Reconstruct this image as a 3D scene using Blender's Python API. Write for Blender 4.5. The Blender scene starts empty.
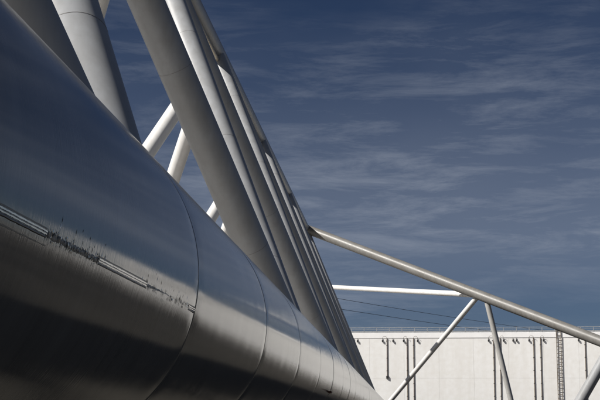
import bpy, bmesh, math, random
from mathutils import Vector, Matrix

random.seed(7)
scene = bpy.context.scene
COL = scene.collection

# ------------------------------------------------------------------ camera
F = 1350.0                       # focal length in photo pixels (600 wide)
PITCH = math.atan(217.0 / F)
YAW = math.atan(100.0 / F * math.cos(PITCH))
EYE = Vector((0.0, 0.0, 1.6))
cd = bpy.data.cameras.new("camera")
cd.sensor_width = 36.0
cd.lens = 36.0 * F / 600.0
cd.clip_start = 0.05
cd.clip_end = 20000.0
cam = bpy.data.objects.new("camera", cd)
cam.location = EYE
cam.rotation_euler = (math.pi / 2 + PITCH, 0.0, YAW)
COL.objects.link(cam)
scene.camera = cam

# ------------------------------------------------------------------ light
SUN = Vector((-0.67, -0.37, 0.645)).normalized()      # towards the sun
world = bpy.data.worlds.new("World")
scene.world = world
world.use_nodes = True
wn, wl = world.node_tree.nodes, world.node_tree.links
wn.clear()
w_out = wn.new("ShaderNodeOutputWorld")
w_bg = wn.new("ShaderNodeBackground")
w_bg.inputs["Strength"].default_value = 0.05
sky = wn.new("ShaderNodeTexSky")
sky.sky_type = 'NISHITA'
sky.sun_disc = False
sky.sun_elevation = math.asin(SUN.z)
sky.sun_rotation = math.atan2(SUN.x, SUN.y)
sky.altitude = 3500.0
sky.air_density = 1.0
sky.dust_density = 0.0
sky.ozone_density = 3.0
tint = wn.new("ShaderNodeMix"); tint.data_type = 'RGBA'; tint.blend_type = 'MULTIPLY'
tint.inputs["Factor"].default_value = 1.0
tint.inputs["B"].default_value = (0.27, 0.285, 0.33, 1)
wl.new(sky.outputs["Color"], tint.inputs["A"])
# thin cirrus veils, laid out by direction all round the sky
tc = wn.new("ShaderNodeTexCoord")
mp1 = wn.new("ShaderNodeMapping"); mp1.inputs["Scale"].default_value = (9.0, 9.0, 56.0)
mp1.inputs["Rotation"].default_value = (0.05, -0.08, 0.3)
n1 = wn.new("ShaderNodeTexNoise"); n1.inputs["Scale"].default_value = 1.0
n1.inputs["Detail"].default_value = 9.0; n1.inputs["Roughness"].default_value = 0.68
n1.inputs["Distortion"].default_value = 0.35
mp2 = wn.new("ShaderNodeMapping"); mp2.inputs["Scale"].default_value = (2.2, 2.2, 7.0)
mp2.inputs["Location"].default_value = (3.1, 1.7, 0.4)
n2 = wn.new("ShaderNodeTexNoise"); n2.inputs["Scale"].default_value = 1.0
n2.inputs["Detail"].default_value = 4.0; n2.inputs["Distortion"].default_value = 0.5
wl.new(tc.outputs["Generated"], mp1.inputs["Vector"]); wl.new(mp1.outputs["Vector"], n1.inputs["Vector"])
wl.new(tc.outputs["Generated"], mp2.inputs["Vector"]); wl.new(mp2.outputs["Vector"], n2.inputs["Vector"])
r1 = wn.new("ShaderNodeMapRange"); r1.inputs["From Min"].default_value = 0.46; r1.inputs["From Max"].default_value = 0.70
r2 = wn.new("ShaderNodeMapRange"); r2.inputs["From Min"].default_value = 0.36; r2.inputs["From Max"].default_value = 0.68
wl.new(n1.outputs["Fac"], r1.inputs["Value"]); wl.new(n2.outputs["Fac"], r2.inputs["Value"])
mm = wn.new("ShaderNodeMath"); mm.operation = 'MULTIPLY'
wl.new(r1.outputs["Result"], mm.inputs[0]); wl.new(r2.outputs["Result"], mm.inputs[1])
mm2 = wn.new("ShaderNodeMath"); mm2.operation = 'MULTIPLY_ADD'
mm2.inputs[1].default_value = 0.40
wl.new(mm.outputs[0], mm2.inputs[0])
mm3 = wn.new("ShaderNodeMath"); mm3.operation = 'MULTIPLY'; mm3.inputs[1].default_value = 0.10
wl.new(r2.outputs["Result"], mm3.inputs[0]); wl.new(mm3.outputs[0], mm2.inputs[2])
# a low veil of haze-thin cloud round the horizon
sx = wn.new("ShaderNodeSeparateXYZ"); wl.new(tc.outputs["Generated"], sx.inputs[0])
v1 = wn.new("ShaderNodeMapRange"); v1.interpolation_type = 'SMOOTHSTEP'
v1.inputs["From Min"].default_value = 0.06; v1.inputs["From Max"].default_value = 0.125
v2 = wn.new("ShaderNodeMapRange"); v2.interpolation_type = 'SMOOTHSTEP'
v2.inputs["From Min"].default_value = 0.27; v2.inputs["From Max"].default_value = 0.13
wl.new(sx.outputs["Z"], v1.inputs["Value"]); wl.new(sx.outputs["Z"], v2.inputs["Value"])
v3 = wn.new("ShaderNodeMath"); v3.operation = 'MULTIPLY'
wl.new(v1.outputs["Result"], v3.inputs[0]); wl.new(v2.outputs["Result"], v3.inputs[1])
v4 = wn.new("ShaderNodeMath"); v4.operation = 'MULTIPLY_ADD'; v4.inputs[1].default_value = 0.16
wl.new(v3.outputs[0], v4.inputs[0]); wl.new(mm2.outputs[0], v4.inputs[2])
cl = wn.new("ShaderNodeMix"); cl.data_type = 'RGBA'
cl.inputs["B"].default_value = (3.9, 4.3, 5.1, 1)
wl.new(v4.outputs[0], cl.inputs["Factor"]); wl.new(tint.outputs["Result"], cl.inputs["A"])
wl.new(cl.outputs["Result"], w_bg.inputs["Color"])
wl.new(w_bg.outputs["Background"], w_out.inputs["Surface"])

sd = bpy.data.lights.new("sun", 'SUN')
sd.energy = 4.0
sd.angle = math.radians(0.53)
sd.color = (1.0, 0.965, 0.91)
sun = bpy.data.objects.new("sun", sd)
sun.rotation_euler = (-SUN).to_track_quat('-Z', 'Y').to_euler()
sun.location = (-30, -20, 60)
COL.objects.link(sun)

scene.view_settings.view_transform = 'Standard'
scene.view_settings.look = 'None'
scene.view_settings.exposure = 0.72
scene.view_settings.gamma = 1.0
scene.view_settings.use_curve_mapping = False
scene.render.engine = 'CYCLES'

# ------------------------------------------------------------------ helpers
def at(px, py, Y):
    """point on the plane y = Y seen at photo pixel (px, py)"""
    d = Vector(((px - 300.0) / F, (200.0 - py) / F, -1.0))
    d = cam.rotation_euler.to_matrix() @ d
    return EYE + d * (Y / d.y)

def link(o, parent=None):
    COL.objects.link(o)
    if parent is not None:
        o.parent = parent
    return o

def tag(o, label=None, cat=None, group=None, kind=None):
    for k, v in (("label", label), ("category", cat), ("group", group), ("kind", kind)):
        if v:
            o[k] = v
    return o

def empty(name, loc=(0, 0, 0)):
    o = bpy.data.objects.new(name, None)
    o.location = loc
    o.empty_display_size = 0.5
    return link(o)

def mesh_obj(name, verts, faces, mat, parent=None, smooth=False, sharp=None):
    me = bpy.data.meshes.new(name)
    me.from_pydata([tuple(v) for v in verts], [], faces)
    if smooth:
        me.polygons.foreach_set("use_smooth", [True] * len(me.polygons))
        if sharp:
            me.set_sharp_from_angle(angle=sharp)
    me.materials.append(mat)
    me.update()
    return link(bpy.data.objects.new(name, me), parent)

def frame(d):
    d = d.normalized()
    up = Vector((0, 0, 1)) if abs(d.z) < 0.95 else Vector((0, 1, 0))
    u = d.cross(up).normalized()
    return u, u.cross(d).normalized(), d

def lathe(name, p0, p1, prof, mat, parent=None, seg=40, caps=True):
    """prof = [(t along axis in metres, radius)] from p0 towards p1; mesh is in the p0 frame"""
    p0, p1 = Vector(p0), Vector(p1)
    u, v, d = frame(p1 - p0)
    vs, fs = [], []
    for (t, r) in prof:
        for i in range(seg):
            a = 2 * math.pi * i / seg
            vs.append(d * t + (u * math.cos(a) + v * math.sin(a)) * r)
    for k in range(len(prof) - 1):
        for i in range(seg):
            j = (i + 1) % seg
            fs.append((k * seg + i, k * seg + j, (k + 1) * seg + j, (k + 1) * seg + i))
    if caps:
        fs.append(tuple(range(seg))[::-1])
        fs.append(tuple((len(prof) - 1) * seg + i for i in range(seg)))
    o = mesh_obj(name, vs, fs, mat, parent, True, math.radians(40))
    o.location = p0
    # orient faces outwards
    bm = bmesh.new(); bm.from_mesh(o.data); bmesh.ops.recalc_face_normals(bm, faces=bm.faces); bm.to_mesh(o.data); bm.free()
    return o

def tube(name, p0, p1, r, mat, parent=None, seg=40):
    L = (Vector(p1) - Vector(p0)).length
    return lathe(name, p0, p1, [(0, r), (L, r)], mat, parent, seg)

def box(name, lo, hi, mat, parent=None, bevel=0.0):
    bm = bmesh.new()
    bmesh.ops.create_cube(bm, size=1.0)
    c = (Vector(lo) + Vector(hi)) / 2
    s = Vector(hi) - Vector(lo)
    for v in bm.verts:
        v.co = Vector((v.co.x * s.x, v.co.y * s.y, v.co.z * s.z))
    if bevel:
        bmesh.ops.bevel(bm, geom=bm.edges[:], offset=bevel, segments=2, affect='EDGES')
    me = bpy.data.meshes.new(name); bm.to_mesh(me); bm.free()
    me.materials.append(mat)
    o = bpy.data.objects.new(name, me); o.location = c
    return link(o, parent)

def copy(o, parent, loc=None):
    c = o.copy(); COL.objects.link(c); c.parent = parent
    if loc is not None:
        c.location = loc
    return c

# ------------------------------------------------------------------ materials
def new_mat(name):
    m = bpy.data.materials.new(name); m.use_nodes = True
    nt = m.node_tree
    return m, nt.nodes, nt.links, nt.nodes["Principled BSDF"]

def node_ramp(N, a, b, ca, cb):
    r = N.new("ShaderNodeValToRGB")
    r.color_ramp.elements[0].position = a; r.color_ramp.elements[0].color = (*ca, 1)
    r.color_ramp.elements[1].position = b; r.color_ramp.elements[1].color = (*cb, 1)
    return r

def painted_steel(name, base, dirt, rough, rough_var, bump, streak=(6, 6, 0.8), coat=0.0):
    m, N, L, P = new_mat(name)
    geo = N.new("ShaderNodeNewGeometry")
    big = N.new("ShaderNodeTexNoise"); big.inputs["Scale"].default_value = 0.9
    big.inputs["Detail"].default_value = 6; big.inputs["Roughness"].default_value = 0.6
    L.new(geo.outputs["Position"], big.inputs["Vector"])
    mp = N.new("ShaderNodeMapping"); mp.inputs["Scale"].default_value = streak
    L.new(geo.outputs["Position"], mp.inputs["Vector"])
    st = N.new("ShaderNodeTexNoise"); st.inputs["Scale"].default_value = 1.0
    st.inputs["Detail"].default_value = 7; st.inputs["Roughness"].default_value = 0.65
    L.new(mp.outputs["Vector"], st.inputs["Vector"])
    mix = N.new("ShaderNodeMath"); mix.operation = 'MULTIPLY'
    L.new(big.outputs["Fac"], mix.inputs[0]); L.new(st.outputs["Fac"], mix.inputs[1])
    rp = node_ramp(N, 0.14, 0.34, dirt, base)
    L.new(mix.outputs[0], rp.inputs["Fac"])
    L.new(rp.outputs["Color"], P.inputs["Base Color"])
    mr = N.new("ShaderNodeMapRange")
    mr.inputs["From Min"].default_value = 0.3; mr.inputs["From Max"].default_value = 0.7
    mr.inputs["To Min"].default_value = rough - rough_var; mr.inputs["To Max"].default_value = rough + rough_var
    L.new(st.outputs["Fac"], mr.inputs["Value"]); L.new(mr.outputs["Result"], P.inputs["Roughness"])
    fine = N.new("ShaderNodeTexNoise"); fine.inputs["Scale"].default_value = 1.3
    fine.inputs["Detail"].default_value = 3
    L.new(geo.outputs["Position"], fine.inputs["Vector"])
    b = N.new("ShaderNodeBump"); b.inputs["Strength"].default_value = 1.0; b.inputs["Distance"].default_value = bump
    L.new(fine.outputs["Fac"], b.inputs["Height"])
    L.new(b.outputs["Normal"], P.inputs["Normal"])
    P.inputs["Coat Weight"].default_value = coat
    P.inputs["Coat Roughness"].default_value = 0.12
    return m

def simple(name, col, rough, metal=0.0, var=0.25, scale=8.0):
    m, N, L, P = new_mat(name)
    geo = N.new("ShaderNodeNewGeometry")
    n = N.new("ShaderNodeTexNoise"); n.inputs["Scale"].default_value = scale; n.inputs["Detail"].default_value = 5
    L.new(geo.outputs["Position"], n.inputs["Vector"])
    lo = tuple(c * (1 - var) for c in col); hi = tuple(min(1, c * (1 + var)) for c in col)
    rp = node_ramp(N, 0.3, 0.7, lo, hi)
    L.new(n.outputs["Fac"], rp.inputs["Fac"]); L.new(rp.outputs["Color"], P.inputs["Base Color"])
    P.inputs["Roughness"].default_value = rough
    P.inputs["Metallic"].default_value = metal
    return m

# glossy grey paint of the big chord, with fine hoop-wise brush streaks
def chord_paint():
    m, N, L, P = new_mat("glossy grey chord paint")
    geo = N.new("ShaderNodeNewGeometry")
    mp = N.new("ShaderNodeMapping"); mp.inputs["Scale"].default_value = (3.0, 75.0, 3.0)
    L.new(geo.outputs["Position"], mp.inputs["Vector"])
    st = N.new("ShaderNodeTexNoise"); st.inputs["Scale"].default_value = 1.0
    st.inputs["Detail"].default_value = 4; st.inputs["Roughness"].default_value = 0.6
    L.new(mp.outputs["Vector"], st.inputs["Vector"])
    big = N.new("ShaderNodeTexNoise"); big.inputs["Scale"].default_value = 1.6
    big.inputs["Detail"].default_value = 7; big.inputs["Roughness"].default_value = 0.6
    L.new(geo.outputs["Position"], big.inputs["Vector"])
    rp = node_ramp(N, 0.3, 0.7, (0.15, 0.142, 0.128), (0.235, 0.224, 0.207))
    mps = N.new("ShaderNodeMapping"); mps.inputs["Scale"].default_value = (0.9, 11.0, 0.9)
    L.new(geo.outputs["Position"], mps.inputs["Vector"])
    sn = N.new("ShaderNodeTexNoise"); sn.inputs["Scale"].default_value = 1.0; sn.inputs["Detail"].default_value = 8
    sn.inputs["Roughness"].default_value = 0.7
    L.new(mps.outputs["Vector"], sn.inputs["Vector"])
    am = N.new("ShaderNodeMath"); am.operation = 'MULTIPLY_ADD'; am.inputs[1].default_value = 0.6
    hb = N.new("ShaderNodeMath"); hb.operation = 'MULTIPLY'; hb.inputs[1].default_value = 0.4
    L.new(big.outputs["Fac"], hb.inputs[0]); L.new(sn.outputs["Fac"], am.inputs[0]); L.new(hb.outputs[0], am.inputs[2])
    L.new(am.outputs[0], rp.inputs["Fac"]); L.new(rp.outputs["Color"], P.inputs["Base Color"])
    mr = N.new("ShaderNodeMapRange")
    mr.inputs["From Min"].default_value = 0.3; mr.inputs["From Max"].default_value = 0.7
    mr.inputs["To Min"].default_value = 0.075; mr.inputs["To Max"].default_value = 0.135
    L.new(st.outputs["Fac"], mr.inputs["Value"]); L.new(mr.outputs["Result"], P.inputs["Roughness"])
    wave = N.new("ShaderNodeTexNoise"); wave.inputs["Scale"].default_value = 1.1; wave.inputs["Detail"].default_value = 2
    L.new(geo.outputs["Position"], wave.inputs["Vector"])
    b1 = N.new("ShaderNodeBump"); b1.inputs["Distance"].default_value = 0.004
    L.new(wave.outputs["Fac"], b1.inputs["Height"])
    b2 = N.new("ShaderNodeBump"); b2.inputs["Distance"].default_value = 0.0004
    L.new(st.outputs["Fac"], b2.inputs["Height"]); L.new(b1.outputs["Normal"], b2.inputs["Normal"])
    L.new(b2.outputs["Normal"], P.inputs["Normal"])
    P.inputs["IOR"].default_value = 1.6
    return m

M_CHORD = chord_paint()
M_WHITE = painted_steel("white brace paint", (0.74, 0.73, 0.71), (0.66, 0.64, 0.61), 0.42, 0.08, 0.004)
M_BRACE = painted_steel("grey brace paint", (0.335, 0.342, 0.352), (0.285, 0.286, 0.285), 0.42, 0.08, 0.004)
M_BOOM = painted_steel("grey boom paint", (0.19, 0.183, 0.172), (0.145, 0.137, 0.124), 0.45, 0.06, 0.004)
M_BARE = simple("bare steel chip", (0.85, 0.84, 0.82), 0.08, 1.0, 0.15, 40)
M_STRUT = painted_steel("light grey strut paint", (0.45, 0.44, 0.42), (0.38, 0.37, 0.35), 0.42, 0.08, 0.004)
M_TORN = simple("scoured primer", (0.10, 0.097, 0.09), 0.4, 0, 0.7, 70)
M_GATE = painted_steel("white gate paint", (0.87, 0.86, 0.84), (0.80, 0.78, 0.745), 0.6, 0.08, 0.004, streak=(0.5, 0.5, 0.03))
M_RIM = painted_steel("gate rim paint", (0.93, 0.92, 0.91), (0.88, 0.87, 0.86), 0.5, 0.05, 0.002, streak=(0.5, 0.5, 0.2))
M_SEAM = simple("dirty weld seam", (0.035, 0.034, 0.032), 0.6, 0, 0.3, 20)
M_BEAD = simple("bare weld bead", (0.72, 0.71, 0.69), 0.18, 0.85, 0.2, 30)
M_GRIME = simple("black grime", (0.02, 0.02, 0.02), 0.35, 0, 0.4, 40)
M_FLAKE = simple("pale paint flake", (0.50, 0.49, 0.47), 0.2, 0, 0.2, 40)
M_PIPE = simple("dark drain pipe", (0.15, 0.125, 0.10), 0.55, 0, 0.3, 3)
M_FIX = simple("dark lamp metal", (0.03, 0.03, 0.03), 0.5, 0, 0.3, 6)
M_RAIL = simple("grey galvanised rail", (0.42, 0.43, 0.44), 0.45, 0.3, 0.15, 3)
M_CONDUIT = simple("beige cable tray", (0.42, 0.37, 0.28), 0.5, 0, 0.2, 4)
M_CABLE = simple("dark steel cable", (0.14, 0.165, 0.21), 0.5, 0.3, 0.2, 6)
M_RUST = simple("rusty steel", (0.16, 0.07, 0.035), 0.8, 0, 0.45, 30)
M_GROUND = simple("dark wet silt", (0.048, 0.044, 0.037), 1.0, 0, 0.5, 0.25)
M_SILT = simple("damp grey dock floor", (0.046, 0.042, 0.036), 0.95, 0, 0.4, 0.12)
for _m in (M_GROUND, M_SILT): _m.node_tree.nodes["Principled BSDF"].inputs["Specular IOR Level"].default_value = 0.05
M_APRON = simple("pale concrete", (0.34, 0.32, 0.29), 0.85, 0, 0.15, 0.25)
M_SILL = simple("dark wet sill", (0.05, 0.047, 0.042), 0.8, 0, 0.2, 0.5)

CX0 = -1.92
M_BOUNCE = simple("pale bounce pad", (0.50, 0.48, 0.45), 0.9, 0, 0.15, 1.5)  # pale tone for the added light-bouncing sheet under the truss
# ------------------------------------------------------------------ setting
def sheet(name, x0, x1, y0, y1, z, mat):
    o = mesh_obj(name, [(x0, y0, z), (x1, y0, z), (x1, y1, z), (x0, y1, z)], [(0, 1, 2, 3)], mat)
    return tag(o, kind="structure")
sheet("ground", -6000, 6000, -6000, 6000, 0.0, M_GROUND)
sheet("dock_floor", -90, 200, 60, 268, 0.004, M_SILT)
sheet("bounce_pad", -60, CX0 - 1.1, -40, 150, 0.012, M_BOUNCE)  # unseen pale sheet, added to bounce sunlight up onto the braces
sheet("concrete_apron", -90, 200, 165, 262, 0.008, M_APRON)

# ------------------------------------------------------------------ the arm: a triangular tube truss
R = 0.90                                 # chord radius
CX, CZ = -1.92, EYE.z + 0.72             # near lower chord axis
S = 18.95                                # node pitch
D0 = 10.3                                # first lower node
UX, UZ = -8.0, EYE.z + 16.0              # upper chord axis
RX = -15.0                               # far lower chord axis
NODES = [D0 + S * k for k in range(-1, 7)]
UNODES = [D0 + S * (k + 0.5) for k in range(-1, 6)]
BR = 0.345
arm = empty("truss_arm", (CX, 120.0, 0.0))
tag(arm, "huge grey tubular steel lattice arm running away towards the white gate", "steel truss")

def rel(o):
    """parent keeps world coordinates: arm parts are built in world space"""
    o.location = Vector(o.location) - Vector(arm.location)
    return o

# --- near lower chord: plate rings with welds between
SEC = 3.6
SEC0 = 6.85 - 3 * SEC
N_SEC = 38
chord = rel(lathe("lower_chord", (CX, SEC0 + N_SEC * SEC, CZ), (CX, 279.0, CZ),
                  [(0, R), (279.0 - SEC0 - N_SEC * SEC, R)], M_CHORD, arm, 64))
prof = []
NR = 40
g = 0.006
for i in range(NR + 1):
    t = i / NR
    # denser rings near the welds
    t = 0.5 - 0.5 * math.cos(math.pi * t)
    y = g + t * (SEC - 2 * g)
    e = min(y, SEC - y)
    r = R - 0.0035 * math.exp(-(e / 0.10) ** 2) - (0.004 if i in (0, NR) else 0.0)
    prof.append((y, r))
prof = [(g, R - 0.03)] + prof + [(SEC - g, R - 0.03)]
sec = lathe("tube_section", (0, 0, 0), (0, SEC, 0), prof, M_CHORD, chord, 144, caps=False)
seam = lathe("weld_seam", (0, -0.011, 0), (0, 0.011, 0), [(0, R - 0.02), (0, R - 0.0075), (0.011, R - 0.0045), (0.022, R - 0.0075), (0.022, R - 0.02)],
             M_SEAM, chord, 144, caps=False)
cbase = Vector((CX, SEC0 + N_SEC * SEC, CZ))
for k in range(N_SEC):
    loc = Vector((CX, SEC0 + k * SEC, CZ)) - cbase
    s_ = sec if k == 0 else copy(sec, chord)
    s_.location = loc
    s_.rotation_euler = (random.uniform(-.0007, .0007), 0, random.uniform(-.0007, .0007))
    w_ = seam if k == 0 else copy(seam, chord)
    w_.location = loc + Vector((0, -0.011, 0))

# --- longitudinal weld on the nearest plate ring, partly torn
def on_tube(phi, y, h=0.0):
    return Vector(((R + h) * math.cos(phi), y, (R + h) * math.sin(phi))) + Vector((CX, 0, CZ)) - cbase
PHI = math.radians(-11.5)
def strip(name, y0, y1, w0, w1, h, mat, n=40, jag=0.0):
    """a raised band on the tube between hoop offsets w0..w1 (metres)"""
    vs, fs = [], []
    prof_ = [(w0, -0.002), (w0 * 0.8 + w1 * 0.2, h), (w0 * 0.2 + w1 * 0.8, h), (w1, -0.002)]
    for i in range(n + 1):
        y = y0 + (y1 - y0) * i / n
        j = random.uniform(-jag, jag)
        j2 = random.uniform(-jag, jag)
        for q, (w, hh) in enumerate(prof_):
            vs.append(on_tube(PHI + (w + (j if q < 2 else j2)) / R, y, hh))
    for i in range(n):
        for q in range(3):
            a = i * 4 + q
            fs.append((a, a + 1, a + 5, a + 4))
    return mesh_obj(name, vs, fs, mat, chord, True, math.radians(50))
for (y0, y1) in ((3.27, 3.90), (4.60, 5.50), (6.62, 6.83)):
    strip("weld_groove", y0, y1, 0.007, 0.014, 0.0008, M_GRIME, 24, 0.0006)
    strip("weld_groove", y0, y1, -0.020, -0.008, 0.0008, M_GRIME, 24, 0.0008)
    strip("weld_bead", y0, y1, -0.001, 0.006, 0.0035, M_BEAD, 60, 0.0008)
    strip("weld_bead", y0, y1, -0.0085, -0.003, 0.0025, M_BEAD, 60, 0.0008)
strip("weld_groove", 3.27, 3.92, -0.042, -0.036, 0.0008, M_GRIME, 24, 0.001)
for (y0, y1) in ((3.90, 4.60), (5.50, 6.62)):
    strip("torn_paint", y0, y1, -0.020, 0.010, 0.0003, M_TORN, 90, 0.0035)
flakes = []
for q in range(6):
    n = random.randint(5, 7)
    vs = [(0, 0, 0.001)]
    for i in range(n):
        a = 2 * math.pi * i / n
        rr = random.uniform(0.5, 1.0)
        vs.append((0.007 * rr * math.cos(a), 0.017 * rr * math.sin(a), random.uniform(-0.0003, 0.0004)))
    vs += [(v[0], v[1], v[2] - 0.0012) for v in vs]
    fs = [(0, 1 + i, 1 + (i + 1) % n) for i in range(n)]
    fs += [(n + 1, n + 2 + (i + 1) % n, n + 2 + i) for i in range(n)]
    fs += [(1 + i, n + 2 + i, n + 2 + (i + 1) % n, 1 + (i + 1) % n) for i in range(n)]
    me = bpy.data.meshes.new("paint_flake"); me.from_pydata(vs, [], fs)
    me.materials.append((M_BARE, M_GRIME, M_BARE, M_CHORD, M_BARE, M_FLAKE)[q])
    flakes.append(me)
for i in range(190):
    o = bpy.data.objects.new("paint_flake", random.choice(flakes))
    link(o, chord)
    y = random.uniform(3.92, 4.60) if i < 105 else random.uniform(5.50, 6.62)
    ph = PHI + random.gauss(-0.005, 0.010) / R
    nrm = Vector((math.cos(ph), 0, math.sin(ph)))
    hoop = Vector((-math.sin(ph), 0, math.cos(ph)))
    mat_ = Matrix((Vector((0, 1, 0)), hoop, nrm)).transposed().to_4x4()
    tilt = Matrix.Rotation(random.gauss(-0.025, 0.03), 4, 'X') @ Matrix.Rotation(random.gauss(0, 0.03), 4, 'Y') @ Matrix.Rotation(random.gauss(0, 0.3), 4, 'Z')
    sc_ = random.uniform(0.2, 0.62)
    o.matrix_local = Matrix.Translation(on_tube(ph, y, 0.003)) @ mat_ @ tilt @ Matrix.Scale(sc_, 4)
scr = {}
for nm, mt in (("a", M_BARE), ("b", M_GRIME)):
    me = bpy.data.meshes.new("scratch")
    me.from_pydata([(-.0011, -.02, 0), (.0009, -.017, 0), (.0012, .014, 0), (-.0005, .022, 0), (0, 0, .0012)], [],
                   [(0, 1, 4), (1, 2, 4), (2, 3, 4), (3, 0, 4)])
    me.materials.append(mt); scr[nm] = me
for i in range(60):
    o = link(bpy.data.objects.new("scratch", scr["a" if random.random() < 0.45 else "b"]), chord)
    y = random.choice((random.uniform(3.85, 4.7), random.uniform(5.3, 6.75)))
    ph = PHI + random.uniform(-0.02, 0.075) * random.random() / R
    nrm = Vector((math.cos(ph), 0, math.sin(ph))); hoop = Vector((-math.sin(ph), 0, math.cos(ph)))
    mat_ = Matrix((Vector((0, 1, 0)), hoop, nrm)).transposed().to_4x4()
    o.matrix_local = Matrix.Translation(on_tube(ph, y, 0.0003)) @ mat_ @ Matrix.Rotation(random.gauss(0, 0.12), 4, 'Z') @ Matrix.Diagonal((random.uniform(.6, 1.3), random.uniform(.2, .75), 1, 1))
# small rusty lug further along
yl = SEC0 + 7 * SEC - 0.3
lug = box("lug_plate", (0, 0, 0), (0.05, 0.30, 0.03), M_RUST, chord, 0.006)
lug.location = on_tube(math.radians(-22), yl, 0.02)

# --- upper chord and far lower chord
TOP_END = UNODES[-1]
upper = rel(tube("upper_chord", (UX, -6.0, UZ), (UX, TOP_END + 0.3, UZ), 0.42, M_BRACE, arm, 48))
far = rel(tube("lower_chord", (RX, SEC0, CZ), (RX, 279.0, CZ), R, M_CHORD, arm, 48))
tray_y0, tray_y1 = -6.0, TOP_END - 1.0
tr_ = rel(box("cable_tray", (UX + 0.10, tray_y0, UZ - 0.62), (UX + 0.28, tray_y1, UZ - 0.50), M_CONDUIT, arm, 0.02))
for y in [SEC * i for i in range(0, 31)]:
    b = rel(box("tray_bracket", (UX + 0.15, y, UZ - 0.52), (UX + 0.22, y + 0.06, UZ - 0.30), M_CONDUIT, arm))

# --- braces
def brace(p0, p1, r=BR, welds=True, name="brace", mat=None):
    p0, p1 = Vector(p0), Vector(p1)
    b = rel(tube(name, p0, p1, r, mat or M_BRACE, arm, 48))
    if welds:
        d = (p1 - p0); L = d.length; d.normalize()
        t = 3.4
        while t < L - 1.2:
            w = lathe("weld_seam", d * (t - 0.005), d * (t + 0.005), [(0, r - 0.002), (0.001, r + 0.0025), (0.009, r + 0.0025), (0.010, r - 0.002)], M_BRACEWELD, b, 48, caps=False)
            t += 4.1
    return b
M_BRACEWELD = simple("grey brace weld", (0.24, 0.235, 0.23), 0.5, 0, 0.2, 20)
for k, y in enumerate(NODES):
    for X in (CX, RX):
        base = Vector((X, y, CZ))
        if y - S / 2 > -8:
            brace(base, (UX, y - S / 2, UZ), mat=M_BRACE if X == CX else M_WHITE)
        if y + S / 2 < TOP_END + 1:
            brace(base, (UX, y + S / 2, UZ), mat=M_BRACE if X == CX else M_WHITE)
    # floor plane strut between the two lower chords
    brace((CX, y, CZ), (RX, y, CZ), 0.28, False, "cross_strut")

# --- the raking boom and its struts at the end of the upper chord
apex = Vector((UX, TOP_END, UZ))
boom_end = at(640, 356.5, 98.0)
brace(apex, boom_end, 0.39, True, "raking_boom", M_BOOM)
def on_boom(t):
    return apex.lerp(boom_end, t)
def boom_t(px):
    lo, hi = 0.0, 1.0
    from bpy_extras.object_utils import world_to_camera_view
    bpy.context.view_layer.update()
    for _ in range(40):
        m = (lo + hi) / 2
        if world_to_camera_view(scene, cam, on_boom(m)).x * 600 < px: lo = m
        else: hi = m
    return lo
nodeA = on_boom(boom_t(479))
nodeB = on_boom(boom_t(486))
nodeC = on_boom(boom_t(612))
tie_end = at(296, 285.3, 152.0)
brace(nodeA, tie_end, 0.225, True, "slim_strut", M_WHITE)
brace(tie_end + Vector((0, 0, 0.2)), (tie_end.x, 152.0, CZ), 0.225, True, "tie_post", M_WHITE)
brace((CX, 152.0, CZ), (RX, 152.0, CZ), 0.28, False, "cross_strut")
brace(nodeA, at(374, 420.5, 118.0), 0.20, True, "slim_strut", M_WHITE)
brace(nodeB, at(517, 425, 106.0), 0.21, True, "slim_strut", M_STRUT)
brace(nodeC, at(566.5, 425, 100.0), 0.40, True, "shadow_band_strut", M_BRACE)  # added grey strut, stands in for a shadow band across the gate

# ------------------------------------------------------------------ the gate
GY = 280.0
gate = empty("barrier_gate", (20, GY, 0))
tag(gate, "long white steel barrier gate with railing, drain pipes and ladder behind the lattice arm", "barrier gate")
def grel(o):
    o.location = Vector(o.location) - Vector(gate.location)
    return o
ztop = at(470, 332.5, GY).z
zlip = at(470, 338.0, GY).z
GX0, GX1 = -70.0, 72.0
grel(box("gate_wall", (GX0, GY + 0.04, 1.2), (GX1, GY + 12, zlip), M_GATE, gate))
PW, PH = (GX1 - GX0) / 20, (zlip - 1.2) / 2
pan = box("gate_panel", (0, 0, 0), (PW - 0.025, 0.038, PH - 0.025), M_GATE, gate)
for i in range(20):
    for j in range(2):
        c = pan if i == j == 0 else copy(pan, gate)
        c.location = Vector((GX0 + (i + 0.5) * PW, GY + 0.019, 1.2 + (j + 0.5) * PH)) - Vector(gate.location)
grel(box("top_rim", (GX0 - .15, GY - 0.08, zlip + 0.004), (GX1 + .15, GY + 12.2, ztop), M_RIM, gate, 0.05))
grel(box("base_sill", (GX0 - 1, GY - 6, 0.0), (GX1 + 1, GY + 12.5, 1.196), M_SILL, gate, 0.05))
px2m = GY / F
def gx(px):
    return at(px, 345, GY).x
# railing
rail = grel(box("railing", (GX0, GY - 0.08, ztop + 1.0), (GX1, GY + 0.08, ztop + 1.1), M_RAIL, gate))
rb = Vector(rail.location)
for z in (0.35, 0.68):
    m = box("rail_bar", (GX0, -0.03, z), (GX1, 0.03, z + 0.05), M_RAIL, rail)
    m.location = Vector((0, 0, ztop + z) ) - Vector((0, 0, ztop + 1.05))
kick = box("kick_plate", (GX0, -0.02, 0), (GX1, 0.02, 0.30), M_RAIL, rail)
kick.location = Vector((0, 0, -1.05 + 0.16))
post = box("rail_post", (-0.05, -0.05, -0.5), (0.05, 0.05, 0.5), M_RAIL, rail)
nposts = 0
x = GX0 + 0.4
while x < GX1:
    p = post if nposts == 0 else copy(post, rail)
    p.location = Vector((x - (GX0 + GX1) / 2, 0, -0.55))
    nposts += 1
    x += 2.6
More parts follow.
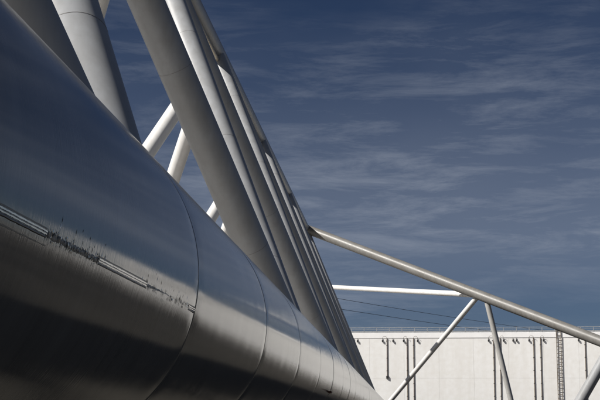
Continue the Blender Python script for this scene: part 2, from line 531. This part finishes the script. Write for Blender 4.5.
# drain pipes
zbot = 1.2
def pipe(px, py_end=None, r=0.09):
    X = gx(px)
    z1 = zlip - 0.02
    z0 = zbot if py_end is None else at(px, py_end, GY).z
    p = grel(tube("drain_pipe", (X, GY - 0.10, z0), (X, GY - 0.10, z1), r, M_PIPE, gate, 12))
    z = z1 - 1.5
    while z > z0 + 0.5:
        c = tube("pipe_clip", (0, 0.06, z - z0), (0, 0.06, z - z0 + 0.12), r + 0.07, M_FIX, p, 10)
        z -= 2.6
    if py_end is not None:
        tube("pipe_foot", (0, 0, -0.45), (0, 0, 0.1), r + 0.16, M_FIX, p, 12)
    return p
pipe(353.5, 352)
pipe(387, 376.5)
for px in (407, 413.5, 493.5, 500, 533.5, 540.5, 585, 628, 640, 700):
    pipe(px)
# little hooded lamps under the rim
def lamp(px):
    X = gx(px)
    arm_ = grel(box("lamp", (X - .13, GY - 0.32, zlip - 0.82), (X + .13, GY - 0.06, zlip - 0.34), M_FIX, gate, 0.06))
    box("lamp_bracket", (-0.04, 0.05, 0.22), (0.04, 0.12, 0.55), M_FIX, arm_)
for px in (357.5, 382.5, 393, 403.5, 417.5, 488.5, 503.5, 513, 516.5, 529, 543.5, 578.5):
    lamp(px)
def arch(pa, pb):
    """curved pipe head between two pipes, over the rim edge"""
    xa, xb = gx(pa), gx(pb)
    vs = []
    pts = []
    for i in range(9):
        a = math.pi * i / 8
        pts.append(Vector(((xa + xb) / 2 - (xb - xa) / 2 * math.cos(a), GY - 0.42, zlip + 0.38 * math.sin(a))))
    seg = 8
    fs = []
    for i, p in enumerate(pts):
        d = (pts[min(i + 1, 8)] - pts[max(i - 1, 0)]).normalized()
        n = Vector((0, 1, 0)); u = d.cross(n)
        for j in range(seg):
            b = 2 * math.pi * j / seg
            vs.append(p + (u * math.cos(b) + n * math.sin(b)) * 0.032)
    for i in range(8):
        for j in range(seg):
            fs.append((i * seg + j, i * seg + (j + 1) % seg, (i + 1) * seg + (j + 1) % seg, (i + 1) * seg + j))
    grel(mesh_obj("pipe_arch", vs, fs, M_PIPE, gate, True))
for pr in ((382.5, 387), (403.5, 407), (413.5, 417.5), (488.5, 493.5), (500, 503.5), (529, 533.5), (540.5, 543.5)):
    arch(*pr)
# caged ladder
xl0, xl1 = gx(556.5), gx(561)
lad = grel(tube("ladder", (xl0, GY - 0.2, zbot), (xl0, GY - 0.2, ztop + 1.3), 0.08, M_PIPE, gate, 10))
tube("ladder_stile", (xl1 - xl0, 0, 0), (xl1 - xl0, 0, ztop + 1.3 - zbot), 0.08, M_PIPE, lad, 10)
rung = tube("ladder_rung", (0, 0, 0), (xl1 - xl0, 0, 0), 0.06, M_PIPE, lad, 8)
z = 0.4
first = True
while z < ztop - zbot + 0.6:
    c = rung if first else copy(rung, lad)
    first = False
    c.location = (0, 0, z)
    z += 0.75

# ------------------------------------------------------------------ overhead line beyond the gate
def pylon(p_top, label):
    base = Vector((p_top.x, p_top.y, 0))
    root = empty("power_pole", base)
    tag(root, label, "power pole", "poles of the overhead line")
    H = p_top.z
    lathe("mast", (0, 0, 0), (0, 0, H), [(0, 0.55), (H * 0.5, 0.4), (H, 0.2)], M_RAIL, root, 20)
    for z in (H - 0.6, H - 3.2):
        box("cross_arm", (-1.6, -0.12, z - 0.12), (1.6, 0.12, z + 0.12), M_RAIL, root, 0.02)
    return root
Y1, Y2 = 330.0, 488.0
up1, up2 = at(296, 291.2, Y1), at(560, 332.4, Y2)
lo1, lo2 = at(296, 302.0, Y1), at(560, 339.5, Y2)
pylon(up1 + Vector((0, 0, 0.6)), "grey power pole standing behind the lattice arm")
pylon(up2 + Vector((0, 0, 0.6)), "grey power pole standing far behind the gate")
def cable(pa, pb, label):
    pa, pb = Vector(pa), Vector(pb)
    n = 30
    d = (pb - pa).normalized(); u, v, _ = frame(d)
    vs, fs = [], []
    for i in range(n + 1):
        t = i / n
        p = pa.lerp(pb, t); p.z -= 0.5 * 4 * t * (1 - t)
        for j in range(6):
            a = math.pi * j / 3
            vs.append(p + (u * math.cos(a) + v * math.sin(a)) * 0.065)
    for i in range(n):
        for j in range(6):
            fs.append((i * 6 + j, i * 6 + (j + 1) % 6, (i + 1) * 6 + (j + 1) % 6, (i + 1) * 6 + j))
    o = mesh_obj("overhead_cable", vs, fs, M_CABLE, None, True)
    tag(o, label, "cable", "overhead cables crossing the sky above the gate")
cable(up1, up2, "upper of two thin dark cables sloping down below the slim white strut")
cable(lo1, lo2, "lower of two thin dark cables, just above the gate railing")
